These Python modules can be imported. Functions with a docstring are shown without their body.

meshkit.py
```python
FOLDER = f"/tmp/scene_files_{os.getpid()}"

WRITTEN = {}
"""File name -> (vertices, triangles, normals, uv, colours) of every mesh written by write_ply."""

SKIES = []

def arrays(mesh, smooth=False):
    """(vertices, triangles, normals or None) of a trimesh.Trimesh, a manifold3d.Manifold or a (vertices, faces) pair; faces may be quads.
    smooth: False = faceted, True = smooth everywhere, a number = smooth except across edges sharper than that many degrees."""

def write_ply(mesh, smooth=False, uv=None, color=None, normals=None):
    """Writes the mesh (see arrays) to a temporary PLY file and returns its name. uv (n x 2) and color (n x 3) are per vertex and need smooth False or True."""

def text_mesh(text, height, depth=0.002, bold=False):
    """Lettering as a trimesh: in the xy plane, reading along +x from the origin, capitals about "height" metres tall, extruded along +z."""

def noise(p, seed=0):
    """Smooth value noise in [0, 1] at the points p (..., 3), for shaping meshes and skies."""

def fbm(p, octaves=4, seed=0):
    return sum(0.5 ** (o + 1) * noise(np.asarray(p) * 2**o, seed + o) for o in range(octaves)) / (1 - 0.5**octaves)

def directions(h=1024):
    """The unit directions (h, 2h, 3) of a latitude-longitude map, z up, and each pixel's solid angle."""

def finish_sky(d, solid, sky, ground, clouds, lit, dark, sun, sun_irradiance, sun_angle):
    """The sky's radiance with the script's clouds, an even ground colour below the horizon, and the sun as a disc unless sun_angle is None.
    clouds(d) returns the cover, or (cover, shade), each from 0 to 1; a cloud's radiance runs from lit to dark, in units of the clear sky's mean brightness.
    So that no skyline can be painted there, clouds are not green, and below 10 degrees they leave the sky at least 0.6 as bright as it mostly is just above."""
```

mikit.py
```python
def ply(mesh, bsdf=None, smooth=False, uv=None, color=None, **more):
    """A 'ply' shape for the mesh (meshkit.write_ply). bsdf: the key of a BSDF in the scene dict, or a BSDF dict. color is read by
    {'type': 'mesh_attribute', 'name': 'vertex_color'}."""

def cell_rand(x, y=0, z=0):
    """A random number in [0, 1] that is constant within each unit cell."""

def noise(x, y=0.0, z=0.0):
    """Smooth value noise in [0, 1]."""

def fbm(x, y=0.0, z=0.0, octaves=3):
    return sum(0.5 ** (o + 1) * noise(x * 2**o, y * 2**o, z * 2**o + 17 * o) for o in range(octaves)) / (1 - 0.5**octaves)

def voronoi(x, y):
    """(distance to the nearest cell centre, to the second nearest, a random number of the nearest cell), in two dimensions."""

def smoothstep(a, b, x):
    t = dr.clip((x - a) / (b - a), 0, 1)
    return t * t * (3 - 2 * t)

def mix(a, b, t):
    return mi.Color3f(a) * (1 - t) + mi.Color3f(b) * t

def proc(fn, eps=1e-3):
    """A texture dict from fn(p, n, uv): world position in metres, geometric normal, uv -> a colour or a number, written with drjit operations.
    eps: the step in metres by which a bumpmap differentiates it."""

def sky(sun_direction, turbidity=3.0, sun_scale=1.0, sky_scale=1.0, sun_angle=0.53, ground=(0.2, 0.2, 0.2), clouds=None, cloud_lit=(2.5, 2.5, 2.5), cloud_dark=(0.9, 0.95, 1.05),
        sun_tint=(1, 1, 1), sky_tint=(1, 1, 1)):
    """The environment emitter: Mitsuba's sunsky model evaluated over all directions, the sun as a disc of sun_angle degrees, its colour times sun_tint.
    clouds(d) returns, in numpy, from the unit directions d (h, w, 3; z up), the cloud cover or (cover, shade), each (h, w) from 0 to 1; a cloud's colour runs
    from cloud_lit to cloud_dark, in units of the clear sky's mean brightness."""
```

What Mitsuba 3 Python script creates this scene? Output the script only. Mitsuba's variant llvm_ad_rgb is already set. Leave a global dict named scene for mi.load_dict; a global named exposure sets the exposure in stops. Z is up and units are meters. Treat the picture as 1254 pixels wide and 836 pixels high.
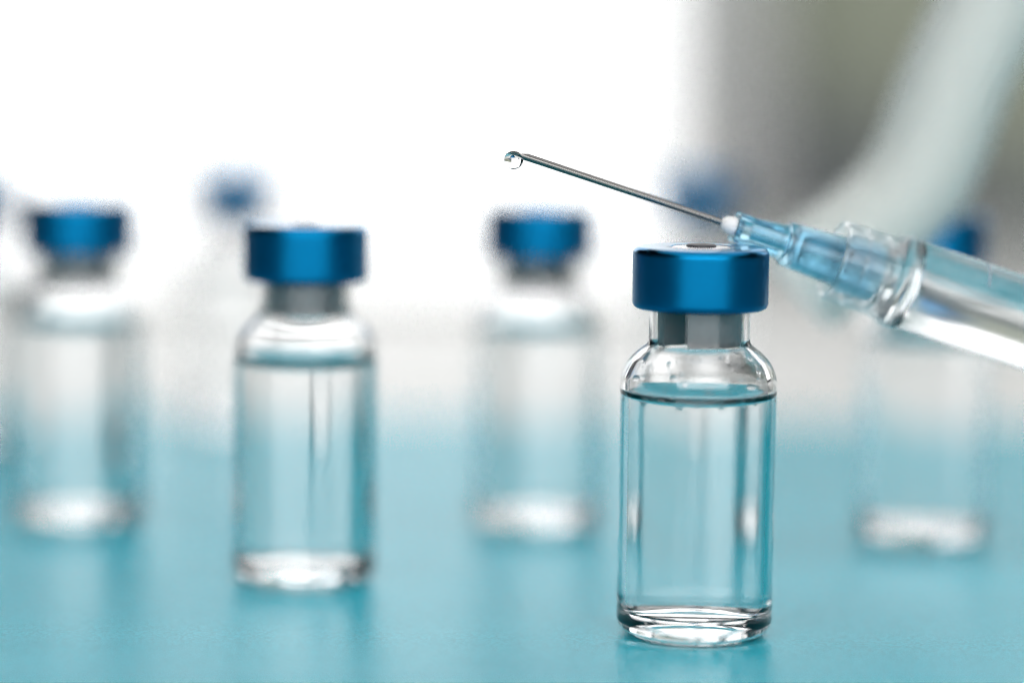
"""Close-up: glass vials with blue metal caps on a teal sheet, a syringe with a drop at its needle. Units are metres."""
import numpy as np, trimesh, manifold3d as m3, drjit as dr, mitsuba as mi, mikit, meshkit
from mikit import ply, proc, noise, fbm, smoothstep, mix

T = mi.ScalarTransform4f
scene, labels = {}, {}
MM = 0.001

# ------------------------------------------------------------------ camera, exposure
exposure = 0.5
scene['camera'] = {
    'type': 'thinlens', 'fov': 19.7598, 'fov_axis': 'x', 'near_clip': 0.02, 'far_clip': 20.0,
    'aperture_radius': 0.0099, 'focus_distance': 0.2795,
    'to_world': T().look_at(origin=[-0.01821, -0.27782, 0.05799], target=[-0.01821, 0.71642, -0.04917],
                            up=[-0.0131, 0.10715, 0.99415])}

# ------------------------------------------------------------------ helpers
def tag(key, label=None, cat=None, group=None, kind=None):
    labels[key] = {k: v for k, v in (('label', label), ('category', cat), ('group', group), ('kind', kind)) if v}

def lathe(profile, n=96, close=False):
    """Surface of revolution about z of (r, z) in mm; going up the outside gives outward normals."""
    p = np.asarray(profile, float) * MM
    if close:
        p = np.vstack([p, p[:1]])
    a = np.arange(n) * 2 * np.pi / n
    v = np.stack([p[:, None, 0] * np.cos(a), p[:, None, 0] * np.sin(a), np.repeat(p[:, 1:2], n, 1)], -1).reshape(-1, 3)
    i, j = np.meshgrid(np.arange(len(p) - 1), np.arange(n), indexing='ij')
    A, B = i * n + j, i * n + (j + 1) % n
    f = np.vstack([np.stack([A, B, B + n], -1).reshape(-1, 3), np.stack([A, B + n, A + n], -1).reshape(-1, 3)])
    m = trimesh.Trimesh(v, f, process=False)
    m.merge_vertices(digits_vertex=9)
    m.update_faces(m.nondegenerate_faces(height=1e-10))
    m.remove_unreferenced_vertices()
    return m

def arc(cx, cz, r, a0, a1, n=8):
    t = np.radians(np.linspace(a0, a1, n))
    return [(cx + r * np.cos(x), cz + r * np.sin(x)) for x in t]

def spline(pts, n):
    from scipy.interpolate import CubicSpline
    p = np.asarray(pts, float)
    s = np.concatenate([[0], np.cumsum(np.linalg.norm(np.diff(p, axis=0), axis=1))])
    return CubicSpline(s, p)(np.linspace(0, s[-1], n))

def smooth_profile(pts, n):
    from scipy.interpolate import PchipInterpolator
    p = np.asarray(pts, float)
    s = np.concatenate([[0], np.cumsum(np.linalg.norm(np.diff(p, axis=0), axis=1))])
    return [tuple(x) for x in PchipInterpolator(s, p)(np.linspace(0, s[-1], n))]

def rounded_box(sx, sy, sz, r):
    pts = [m3.Manifold.sphere(r, 16).translate((x * (sx / 2 - r), y * (sy / 2 - r), z * (sz / 2 - r)))
           for x in (-1, 1) for y in (-1, 1) for z in (-1, 1)]
    m = m3.Manifold.batch_hull(pts).to_mesh()
    return trimesh.Trimesh(m.vert_properties[:, :3], m.tri_verts, process=False)

# ------------------------------------------------------------------ materials
def diffuse_plastic(c, rough, spec=0.5):
    return {'type': 'twosided', 'bsdf': {'type': 'principled', 'base_color': {'type': 'rgb', 'value': c}, 'roughness': rough, 'specular': spec}}

def teal_colour(p, n, uv):
    big = fbm(p.x * 60, p.y * 60, 1.0)
    grain = fbm(p.x * 4200, p.y * 4200, 2.0, octaves=2)
    return mix((0.014, 0.305, 0.385), (0.026, 0.35, 0.435), big) * (0.80 + 0.40 * grain)

def teal_relief(p, n, uv):
    return fbm(p.x * 4200, p.y * 4200, 3.0, octaves=2)

scene['teal_paper'] = {'type': 'twosided', 'bsdf': {'type': 'bumpmap', 'arbitrary': proc(teal_relief, eps=4e-5), 'scale': 4.0e-5,
    'bsdf': {'type': 'principled', 'base_color': proc(teal_colour), 'roughness': 0.33, 'specular': 0.4}}}
scene['pale_laminate'] = diffuse_plastic([0.62, 0.62, 0.60], 0.4)
scene['clear_glass'] = {'type': 'dielectric', 'int_ior': 1.51, 'ext_ior': 1.0}
scene['glass_to_liquid'] = {'type': 'dielectric', 'int_ior': 1.335, 'ext_ior': 1.51}
scene['liquid_to_air'] = {'type': 'dielectric', 'int_ior': 1.335, 'ext_ior': 1.0}
scene['air_in_liquid'] = {'type': 'dielectric', 'int_ior': 1.0, 'ext_ior': 1.335}

def cap_rough(p, n, uv):
    return 0.30 - 0.22 * smoothstep(0.15, 0.6, n.z) + 0.05 * noise(p.x * 900, p.y * 900, p.z * 2500)

scene['blue_anodised'] = {'type': 'principled', 'base_color': {'type': 'rgb', 'value': [0.003, 0.18, 0.39]}, 'metallic': 1.0,
                          'roughness': proc(cap_rough), 'specular': 0.5}
scene['grey_rubber'] = diffuse_plastic([0.125, 0.125, 0.128], 0.35)
scene['dark_rubber'] = diffuse_plastic([0.03, 0.03, 0.035], 0.4)
scene['pale_rubber'] = diffuse_plastic([0.55, 0.57, 0.58], 0.15)
scene['steel'] = {'type': 'roughconductor', 'material': 'none', 'alpha': 0.08, 'specular_reflectance': {'type': 'rgb', 'value': [0.19, 0.185, 0.178]}}
scene['bead_glue'] = diffuse_plastic([0.75, 0.73, 0.71], 0.3)
scene['clear_plastic'] = {'type': 'roughdielectric', 'int_ior': 1.49, 'ext_ior': 1.0, 'alpha': 0.035, 'distribution': 'ggx'}
scene['frosted_plastic'] = {'type': 'principledthin', 'base_color': {'type': 'rgb', 'value': [0.93, 0.95, 0.96]}, 'roughness': 0.10, 'spec_trans': 0.92, 'diff_trans': 1.0, 'eta': 1.45}
scene['plastic_to_liquid'] = {'type': 'dielectric', 'int_ior': 1.335, 'ext_ior': 1.49}
scene['blue_plastic'] = {'type': 'roughdielectric', 'int_ior': 1.45, 'ext_ior': 1.0, 'alpha': 0.06, 'distribution': 'ggx',
                         'specular_transmittance': {'type': 'rgb', 'value': [0.71, 0.89, 0.967]}}
scene['ink'] = diffuse_plastic([0.25, 0.30, 0.35], 0.6)
scene['black_rubber'] = diffuse_plastic([0.03, 0.03, 0.03], 0.5)
scene['white_plastic'] = diffuse_plastic([0.75, 0.76, 0.76], 0.35)
scene['lamp_housing'] = diffuse_plastic([0.75, 0.75, 0.74], 0.5)
scene['lamp_face'] = diffuse_plastic([0.12, 0.12, 0.12], 0.6)

# ------------------------------------------------------------------ lamps: light panels with a housing
def light_panel(key, label, centre, facing, w, h, radiance):
    c, f = np.array(centre, float), np.array(facing, float)
    f /= np.linalg.norm(f)
    up = np.array([0, 0, 1.0]) if abs(f[2]) < 0.95 else np.array([0, 1.0, 0])
    x = np.cross(up, f); x /= np.linalg.norm(x)
    y = np.cross(f, x)
    M = np.eye(4); M[:3, 0], M[:3, 1], M[:3, 2], M[:3, 3] = x, y, f, c
    box = rounded_box(w + 0.004, h + 0.004, 0.03, 0.002); box.apply_translation([0, 0, -0.0155]); box.apply_transform(M)
    v = np.array([[-w / 2, -h / 2, 0.001], [w / 2, -h / 2, 0.001], [w / 2, h / 2, 0.001], [-w / 2, h / 2, 0.001]])
    v = v @ M[:3, :3].T + M[:3, 3]
    scene[key + '__housing'] = ply(box, 'lamp_housing', smooth=40)
    scene[key + '__diffuser'] = ply((v, np.array([[0, 1, 2], [0, 2, 3]])), 'lamp_face',
                                    emitter={'type': 'area', 'radiance': {'type': 'rgb', 'value': radiance}})
    tag(key, label, 'light panel')

light_panel('light_panel', 'large glowing white light panel standing behind the vials on the left', (-0.0925, 0.392, 0.148), (0, -1, 0), 0.219, 0.296, [1.04, 1.047, 1.043])
light_panel('light_panel_001', 'added fill light panel, unseen, hanging flat above the vials', (0.08, 0.06, 0.60), (0, 0, -1), 0.9, 0.66, [0.92, 0.92, 0.93])  # added overhead fill, out of view, to light the teal sheet
light_panel('light_panel_002', 'light panel standing behind the camera', (0.05, -0.85, 0.40), (-0.03, 0.85, -0.30), 1.5, 0.64, [2.5, 2.5, 2.5])
light_panel('light_panel_003', 'added fill light panel, unseen, hanging behind the dark box', (0.45, 0.95, 0.43), (-0.3, -1, -0.1), 1.0, 0.7, [1.1, 1.1, 1.1])  # added fill, out of view, to brighten the right side of the glass and barrel

# ------------------------------------------------------------------ table and teal sheet
def slab(x0, x1, y0, y1, z0, z1, r=0.0015):
    b = rounded_box(x1 - x0, y1 - y0, z1 - z0, r)
    b.apply_translation([(x0 + x1) / 2, (y0 + y1) / 2, (z0 + z1) / 2])
    return b

scene['table'] = ply(slab(-0.9, 0.9, -0.75, 1.15, -0.045, -0.004, 0.002), 'pale_laminate', smooth=40)
tag('table', 'pale grey table under the teal sheet', kind='structure')
scene['teal_sheet'] = ply(slab(-0.5, 0.45, -0.55, 0.156, -0.004, 0.0, 0.0008), 'teal_paper', smooth=40)
tag('teal_sheet', 'matte teal sheet that the vials stand on', kind='structure')

# ------------------------------------------------------------------ vials
OUT = [(0, 1.3), (1.2, 1.26), (2.4, 1.08), (3.6, 0.72), (4.7, 0.25), (5.3, 0.03), (5.6, 0.0)] + arc(5.75, 1.7, 1.7, -82, 0, 9) + [(7.45, 8), (7.45, 16), (7.45, 23.4)] \
    + smooth_profile([(7.45, 23.9), (7.42, 24.6), (7.25, 25.3), (6.9, 26.05), (6.3, 26.8), (5.7, 27.35), (5.25, 27.7), (4.98, 27.92), (4.85, 28.15), (4.8, 28.6)], 22) \
    + [(4.8, 31.2), (4.9, 31.75), (5.5, 32.3), (5.8, 32.8), (5.8, 36.0), (5.5, 36.4), (4.3, 36.4), (4.1, 36.1)]
IN_DRY = [(4.1, 28.8)] + smooth_profile([(4.11, 28.3), (4.18, 27.75), (4.45, 27.3), (5.1, 26.7), (5.9, 25.85), (6.3, 25.1), (6.48, 24.5)], 14)
CONTACT = (6.51, 23.6)
IN_WET = [(0, 3.0), (1.5, 2.95), (3.2, 2.75), (4.6, 2.45)] + arc(5.62, 3.2, 0.9, -80, 0, 8) + [(6.52, 10), (6.52, 17), CONTACT]
MENISCUS = [(x, 22.3 + 1.3 * np.exp(-(6.51 - x) / 1.3)) for x in (6.51, 6.46, 6.4, 6.3, 6.2, 6.05, 5.9, 5.7, 5.5, 5.2, 4.9, 4.5, 4.0, 3.4, 2.7, 1.8, 0.9, 0)]
CAP = [(5.05, 32.4), (5.02, 31.65), (5.2, 31.35), (5.5, 31.3)] + arc(5.75, 32.0, 0.7, -80, 0, 8) + [(6.45, 33.0), (6.45, 35.2), (6.45, 36.3)] \
    + arc(5.75, 36.5, 0.70, 0, 88, 9) + [(4.4, 37.22), (3.15, 37.22), (2.95, 37.15), (2.9, 36.95), (2.9, 36.6)]
vial_glass = lathe(OUT + IN_DRY + [CONTACT], 128)
vial_liquid = lathe(IN_WET, 128)
vial_meniscus = lathe(MENISCUS, 128)
vial_cap = lathe(CAP, 128)
vial_septum = lathe([(2.88, 36.45), (2.88, 37.08), (2.7, 37.19), (0, 37.2)], 64)
vial_button = lathe([(1.42, 37.0), (1.42, 37.34), (1.3, 37.44), (0.6, 37.42), (0, 37.42)], 48)

def stopper_mesh():
    """Rubber plug in the neck, with a vent slot down one side."""
    body = m3.Manifold.cylinder(8.0, 3.80, 3.84, 96).translate((0, 0, 27.65))
    slot = m3.Manifold.cube((2.6, 6.8, 7.5), True).translate((0, -3.9, 29.0)).rotate((0, 0, -40))
    m = (body - slot).to_mesh()
    t = trimesh.Trimesh(m.vert_properties[:, :3] * MM, m.tri_verts, process=False)
    return t
vial_stopper = stopper_mesh()

PARTS = {
    'glass_body': ply(vial_glass, 'clear_glass', smooth=50),
    'liquid': ply(vial_liquid, 'glass_to_liquid', smooth=50),
    'liquid__surface': ply(vial_meniscus, 'liquid_to_air', smooth=True),
    'stopper': ply(vial_stopper, 'grey_rubber', smooth=30),
    'cap': ply(vial_cap, 'blue_anodised', smooth=60),
    'cap__septum': ply(vial_septum, 'pale_rubber', smooth=50),
    'cap__septum_button': ply(vial_button, 'dark_rubber', smooth=50)}

def vial(key, x, y, turn, label):
    for part, d in PARTS.items():
        name = f'{key}__{part}'
        scene[name] = {**d, 'to_world': T().translate([x, y, 0.0001]).rotate([0, 0, 1], turn)}
    tag(key, label, 'vial', 'glass vials with blue caps on the teal sheet')

VIALS = [
    (-0.0004, 0.0, 0, 'sharp blue-capped glass vial of clear liquid in front, under the syringe'),
    (-0.0396, 0.0250, 170, 'slightly blurred blue-capped vial, second sharpest, left of the middle'),
    (-0.0680, 0.0585, -35, 'blurred blue-capped vial near the left edge, behind the second sharpest vial'),
    (-0.0152, 0.0600, 70, 'blurred blue-capped vial standing in the middle, left of the sharp vial'),
    (0.0290, 0.0545, 110, 'blurred blue-capped vial at the right, its cap behind the syringe barrel'),
    (-0.0578, 0.1400, 10, 'very blurred far vial whose small blue cap shows above the second sharpest vial'),
    (0.0080, 0.1440, 50, 'very blurred far vial whose blue cap shows behind the needle'),
    (-0.0907, 0.1127, 0, 'very blurred far vial cut off by the left edge of the picture')]
for k, (x, y, turn, label) in enumerate(VIALS):
    vial('vial' if k == 0 else f'vial_{k:03d}', x, y, turn, label)

# droplets clinging inside the shoulder of the front vial, and bubbles under its liquid's rim
rng = np.random.default_rng(5)
def blobs(spots):
    ms = []
    for x, y, z, r in spots:
        s = trimesh.creation.icosphere(subdivisions=2, radius=r * MM); s.apply_translation([x * MM, y * MM, z * MM + 0.0001]); ms.append(s)
    return trimesh.util.concatenate(ms)
inner = np.array([(4.1, 27.9), (4.5, 27.3), (5.2, 26.55), (5.9, 25.8), (6.3, 25.1), (6.5, 24.4)])
spots = []
for a in rng.uniform(0, 2 * np.pi, 40):
    r = rng.uniform(0.1, 0.32); t = rng.uniform(0, 1)
    k = t * (len(inner) - 1); i = min(int(k), len(inner) - 2); R, z = inner[i] + (inner[i + 1] - inner[i]) * (k - i)
    R -= r + 0.14; z -= 0.6 * r + 0.05
    spots.append((R * np.cos(a), R * np.sin(a), z, r))
scene['vial__droplet'] = ply(blobs(spots), 'liquid_to_air', smooth=True, to_world=T().translate([-0.0004, 0, 0])); tag('vial__droplet', kind='stuff')
spots = []
for a in rng.uniform(0, 2 * np.pi, 18):
    r = rng.uniform(0.15, 0.26); R = rng.uniform(5.4, 6.05)
    spots.append((R * np.cos(a), R * np.sin(a), 22.3 + 1.3 * np.exp(-(6.51 - R + r) / 1.3) - r - 0.12, r))
scene['vial__bubble'] = ply(blobs(spots), 'air_in_liquid', smooth=True, to_world=T().translate([-0.0004, 0, 0])); tag('vial__bubble', kind='stuff')

# ------------------------------------------------------------------ syringe: built along +z from the needle's point, then laid over the vial
TIP, HUB = np.array([-0.01907, 0.00299, 0.04606]), np.array([0.00271, 0.00600, 0.03900])
ax = HUB - TIP; ax /= np.linalg.norm(ax)
sx = np.cross([0, 0, 1.0], ax); sx /= np.linalg.norm(sx)
sy = np.cross(ax, sx)
SYR = np.eye(4); SYR[:3, 0], SYR[:3, 1], SYR[:3, 2], SYR[:3, 3] = sx, sy, ax, TIP
def syr(part, mesh, bsdf, smooth=50):
    mesh = mesh.copy(); mesh.apply_transform(SYR)
    scene['syringe__' + part] = ply(mesh, bsdf, smooth=smooth)
L0 = 22.7    # mm from the needle's point to the glue bead
needle = m3.Manifold.cylinder(L0 + 1.5, 0.36, 0.36, 48) - m3.Manifold.cylinder(60, 0.19, 0.19, 24).translate((0, 0, -1))
bevel_n = np.array([0, np.cos(np.radians(18)), -np.sin(np.radians(18))])
needle = needle.trim_by_plane(tuple(-bevel_n), float(-bevel_n @ np.array([0, -0.36, 0.0])))
nm = needle.to_mesh()
syr('needle', trimesh.Trimesh(nm.vert_properties[:, :3] * MM, nm.tri_verts, process=False), 'steel', 30)
syr('glue_bead', lathe([(0, L0 - 0.55), (0.38, L0 - 0.5), (0.7, L0 - 0.15), (0.86, L0 + 0.4), (0.86, L0 + 0.9), (0.7, L0 + 1.3), (0, L0 + 1.5)], 48), 'bead_glue')
H = L0 + 0.9
hub_out = [(0.88, H + 0.1), (1.12, H), (1.24, H + 0.15), (1.32, H + 1.0), (1.76, H + 4.8), (1.82, H + 5.0), (2.08, H + 5.1), (2.18, H + 5.3), (2.35, H + 8.5), (2.5, H + 11.0), (2.75, H + 11.2),
           (2.82, H + 11.4), (2.86, H + 14.6), (2.75, H + 14.8)]
hub_in = [(2.05, H + 14.75), (1.8, H + 10.0), (1.66, H + 6.6), (1.35, H + 6.0), (0.6, H + 5.7), (0.5, H + 5.2), (0.5, H + 1.6), (0, H + 1.5)]
syr('needle_hub', lathe([(0, H + 0.7), (0.8, H + 0.7)] + hub_out + hub_in, 72), 'blue_plastic')
for k in range(4):
    a = np.radians(45 + 90 * k)
    rib = rounded_box(0.45 * MM, 0.5 * MM, 4.6 * MM, 0.12 * MM)
    rib.apply_translation([0, 1.52 * MM, (H + 2.3) * MM])
    rib.apply_transform(trimesh.transformations.rotation_matrix(np.radians(4), [1, 0, 0], [0, 1.5 * MM, (H + 2.3) * MM]))
    rib.apply_transform(trimesh.transformations.rotation_matrix(a, [0, 0, 1]))
    syr('needle_hub__rib' + (f'_{k:03d}' if k else ''), rib, 'blue_plastic')
# barrel: nozzle, threaded collar, tube with liquid
C = H + 10.2                     # open end of the collar
B = C + 7.1                     # where the barrel's tube starts
BL = B + 62.0
nozzle_out = [(0, H + 6.72), (0.6, H + 6.75), (1.0, H + 6.8), (1.3, H + 7.1), (1.5, H + 8.0), (1.85, B - 0.9), (2.1, B - 0.7)]
collar_out = [(3.86, C), (3.96, C + 0.2), (3.98, C + 2.0), (4.1, B - 1.9), (4.28, B - 1.1), (4.58, B - 0.6), (4.62, B + 0.2), (4.58, B + 0.5)]
step = [(3.0, B - 0.7), (3.8, B - 0.7), (4.2, B - 0.3), (4.4, B + 0.3), (4.45, B + 1.0), (4.45, BL - 0.4)]
tail = [(4.6, BL - 0.3), (8.0, BL - 0.2), (8.4, BL + 0.2), (8.4, BL + 1.3), (8.0, BL + 1.6), (3.9, BL + 1.6), (3.65, BL + 1.2)]
barrel_dry = [(3.65, B + 40.0)]
wet = [(3.65, B + 40.0), (3.65, B + 2.0), (3.45, B + 1.2), (1.0, B + 0.5), (0, B + 0.4)]
syr('barrel', lathe(nozzle_out + step + tail + barrel_dry, 96), 'clear_plastic')
syr('luer_collar', lathe(collar_out, 96), 'frosted_plastic', True)
for k in range(3):
    t = np.linspace(0, 2 * np.pi, 13)
    syr('luer_collar__thread' + (f'_{k:03d}' if k else ''), lathe([(3.58 + 0.19 * np.cos(q), C + (0.3, 2.5, 4.7)[k] + 0.19 * np.sin(q)) for q in t], 72), 'clear_glass', True)
syr('liquid', lathe(wet[::-1], 96), 'plastic_to_liquid')
syr('plunger', lathe([(0, B + 40.0), (3.6, B + 40.0), (3.64, B + 41), (3.4, B + 41.6), (3.4, B + 44), (3.64, B + 44.6), (3.64, B + 46.0), (3.3, B + 46.4), (1.8, B + 46.6), (1.6, B + 47), (1.6, BL + 28),
                      (2.2, BL + 28.4), (6.4, BL + 28.6), (6.8, BL + 29), (6.8, BL + 30), (6.3, BL + 30.4), (0, BL + 30.4)], 64), 'white_plastic')
# printed scale: strokes that follow the barrel's round face, on the side away from the camera's left
def stroke(z, a0, a1, w):
    a = np.radians(np.linspace(a0, a1, 14)); r = 4.475 * MM; pts = []
    for zz in (z - w / 2, z + w / 2):
        for rr in (r, r + 0.02 * MM):
            pts.append(np.stack([rr * np.cos(a), rr * np.sin(a), np.full_like(a, zz * MM)], -1))
    v = np.vstack(pts); n = len(a); f = []
    for i in range(n - 1):
        for A, Bq in ((1, 3), (3, 2), (2, 0), (0, 1)):
            f += [[A * n + i, A * n + i + 1, Bq * n + i + 1], [A * n + i, Bq * n + i + 1, Bq * n + i]]
    for i in (0, n - 1):
        f += [[i, n + i, 3 * n + i], [i, 3 * n + i, 2 * n + i]]
    return trimesh.Trimesh(v, np.array(f), process=False)
for k in range(7):
    syr('scale_mark' + (f'_{k:03d}' if k else ''), stroke(B + 7.6 + 5.0 * k, 84, 150, 0.22), 'ink')
tag('syringe', 'clear syringe with light blue needle hub, its steel needle reaching over the sharp vial', 'syringe')

drop = trimesh.creation.icosphere(subdivisions=4, radius=0.93 * MM)
dv = drop.vertices; dv[:, 2] = np.where(dv[:, 2] > 0, dv[:, 2] * 0.92, dv[:, 2] * 0.98); drop.vertices = dv
drop.apply_translation([-0.01828, 0.00305, 0.04515])
scene['liquid_drop'] = ply(drop, 'liquid_to_air', smooth=True)
tag('liquid_drop', 'clear round drop hanging at the point of the needle', 'drop')

# ------------------------------------------------------------------ far background on the pale table
def cab_colour(p, n, uv):
    t = smoothstep(0.015, 0.06, p.z + 0.3 * (p.x - 0.08))
    return mix((0.125, 0.14, 0.145), (0.29, 0.315, 0.235), t) * (0.85 + 0.3 * noise(p.x * 60, p.z * 60, 3))
scene['dark_card'] = {'type': 'principled', 'base_color': proc(cab_colour), 'roughness': 0.6}
scene['storage_box'] = ply(slab(0.0575, 0.42, 0.585, 0.72, -0.004, 0.098, 0.006), 'dark_card', smooth=40)
tag('storage_box', 'large dark grey and olive box, badly out of focus at the upper right', 'box')

scene['pale_slab'] = diffuse_plastic([0.66, 0.67, 0.66], 0.6)
scene['gradient_slab'] = ply(slab(0.002, 0.0565, 0.585, 0.65, -0.004, 0.098, 0.005), 'pale_slab', smooth=40)  # added slab: middle step in the fade from bright panel to dark box
tag('gradient_slab', 'pale grey slab added beside the dark box to soften the fade from white, far out of focus behind the needle hub', 'gradient_slab')

# a pale flexible hose arching in from the right
path = spline([(0.0134, 0.0491, 0.0292), (0.0160, 0.0492, 0.0314), (0.0215, 0.0497, 0.0356), (0.0260, 0.0502, 0.0402), (0.0303, 0.0513, 0.0507), (0.0343, 0.0523, 0.0598), (0.042, 0.054, 0.078),
               (0.058, 0.057, 0.100), (0.084, 0.060, 0.104), (0.108, 0.062, 0.080), (0.117, 0.063, 0.040), (0.118, 0.063, 0.0075)], 110)
def pipe(path, r, n=40, caps=True):
    t = np.gradient(path, axis=0); t /= np.linalg.norm(t, axis=1, keepdims=True)
    b = np.array([0, 1.0, 0]) - t * t[:, 1:2]; b /= np.linalg.norm(b, axis=1, keepdims=True)
    s = np.cross(b, t); a = np.arange(n) * 2 * np.pi / n
    v = path[:, None] + r * (np.cos(a)[None, :, None] * s[:, None] + np.sin(a)[None, :, None] * b[:, None])
    i, j = np.meshgrid(np.arange(len(path) - 1), np.arange(n), indexing='ij')
    A, Bq = i * n + j, i * n + (j + 1) % n
    f = np.vstack([np.stack([A, Bq, Bq + n], -1).reshape(-1, 3), np.stack([A, Bq + n, A + n], -1).reshape(-1, 3)])
    v = v.reshape(-1, 3); m = trimesh.Trimesh(v, f, process=False)
    if caps:
        k = len(v); v2 = np.vstack([v, path[:1], path[-1:]]); N = (len(path) - 1) * n
        c = [[k, (q + 1) % n, q] for q in range(n)] + [[k + 1, N + q, N + (q + 1) % n] for q in range(n)]
        m = trimesh.Trimesh(v2, np.vstack([f, c]), process=False)
    m.fix_normals()
    return m
scene['hose_wall'] = {'type': 'principledthin', 'base_color': {'type': 'rgb', 'value': [0.8, 0.82, 0.8]}, 'roughness': 0.35, 'spec_trans': 0.45, 'diff_trans': 0.9, 'eta': 1.4}
scene['hose_core'] = diffuse_plastic([0.84, 0.82, 0.80], 0.5)
scene['hose__wall'] = ply(pipe(path, 0.0062, caps=False), 'hose_wall', smooth=True)
scene['hose__core'] = ply(pipe(path, 0.0050), 'hose_core', smooth=50)
tag('hose', 'pale translucent hose slanting across the upper right corner, out of focus', 'hose')
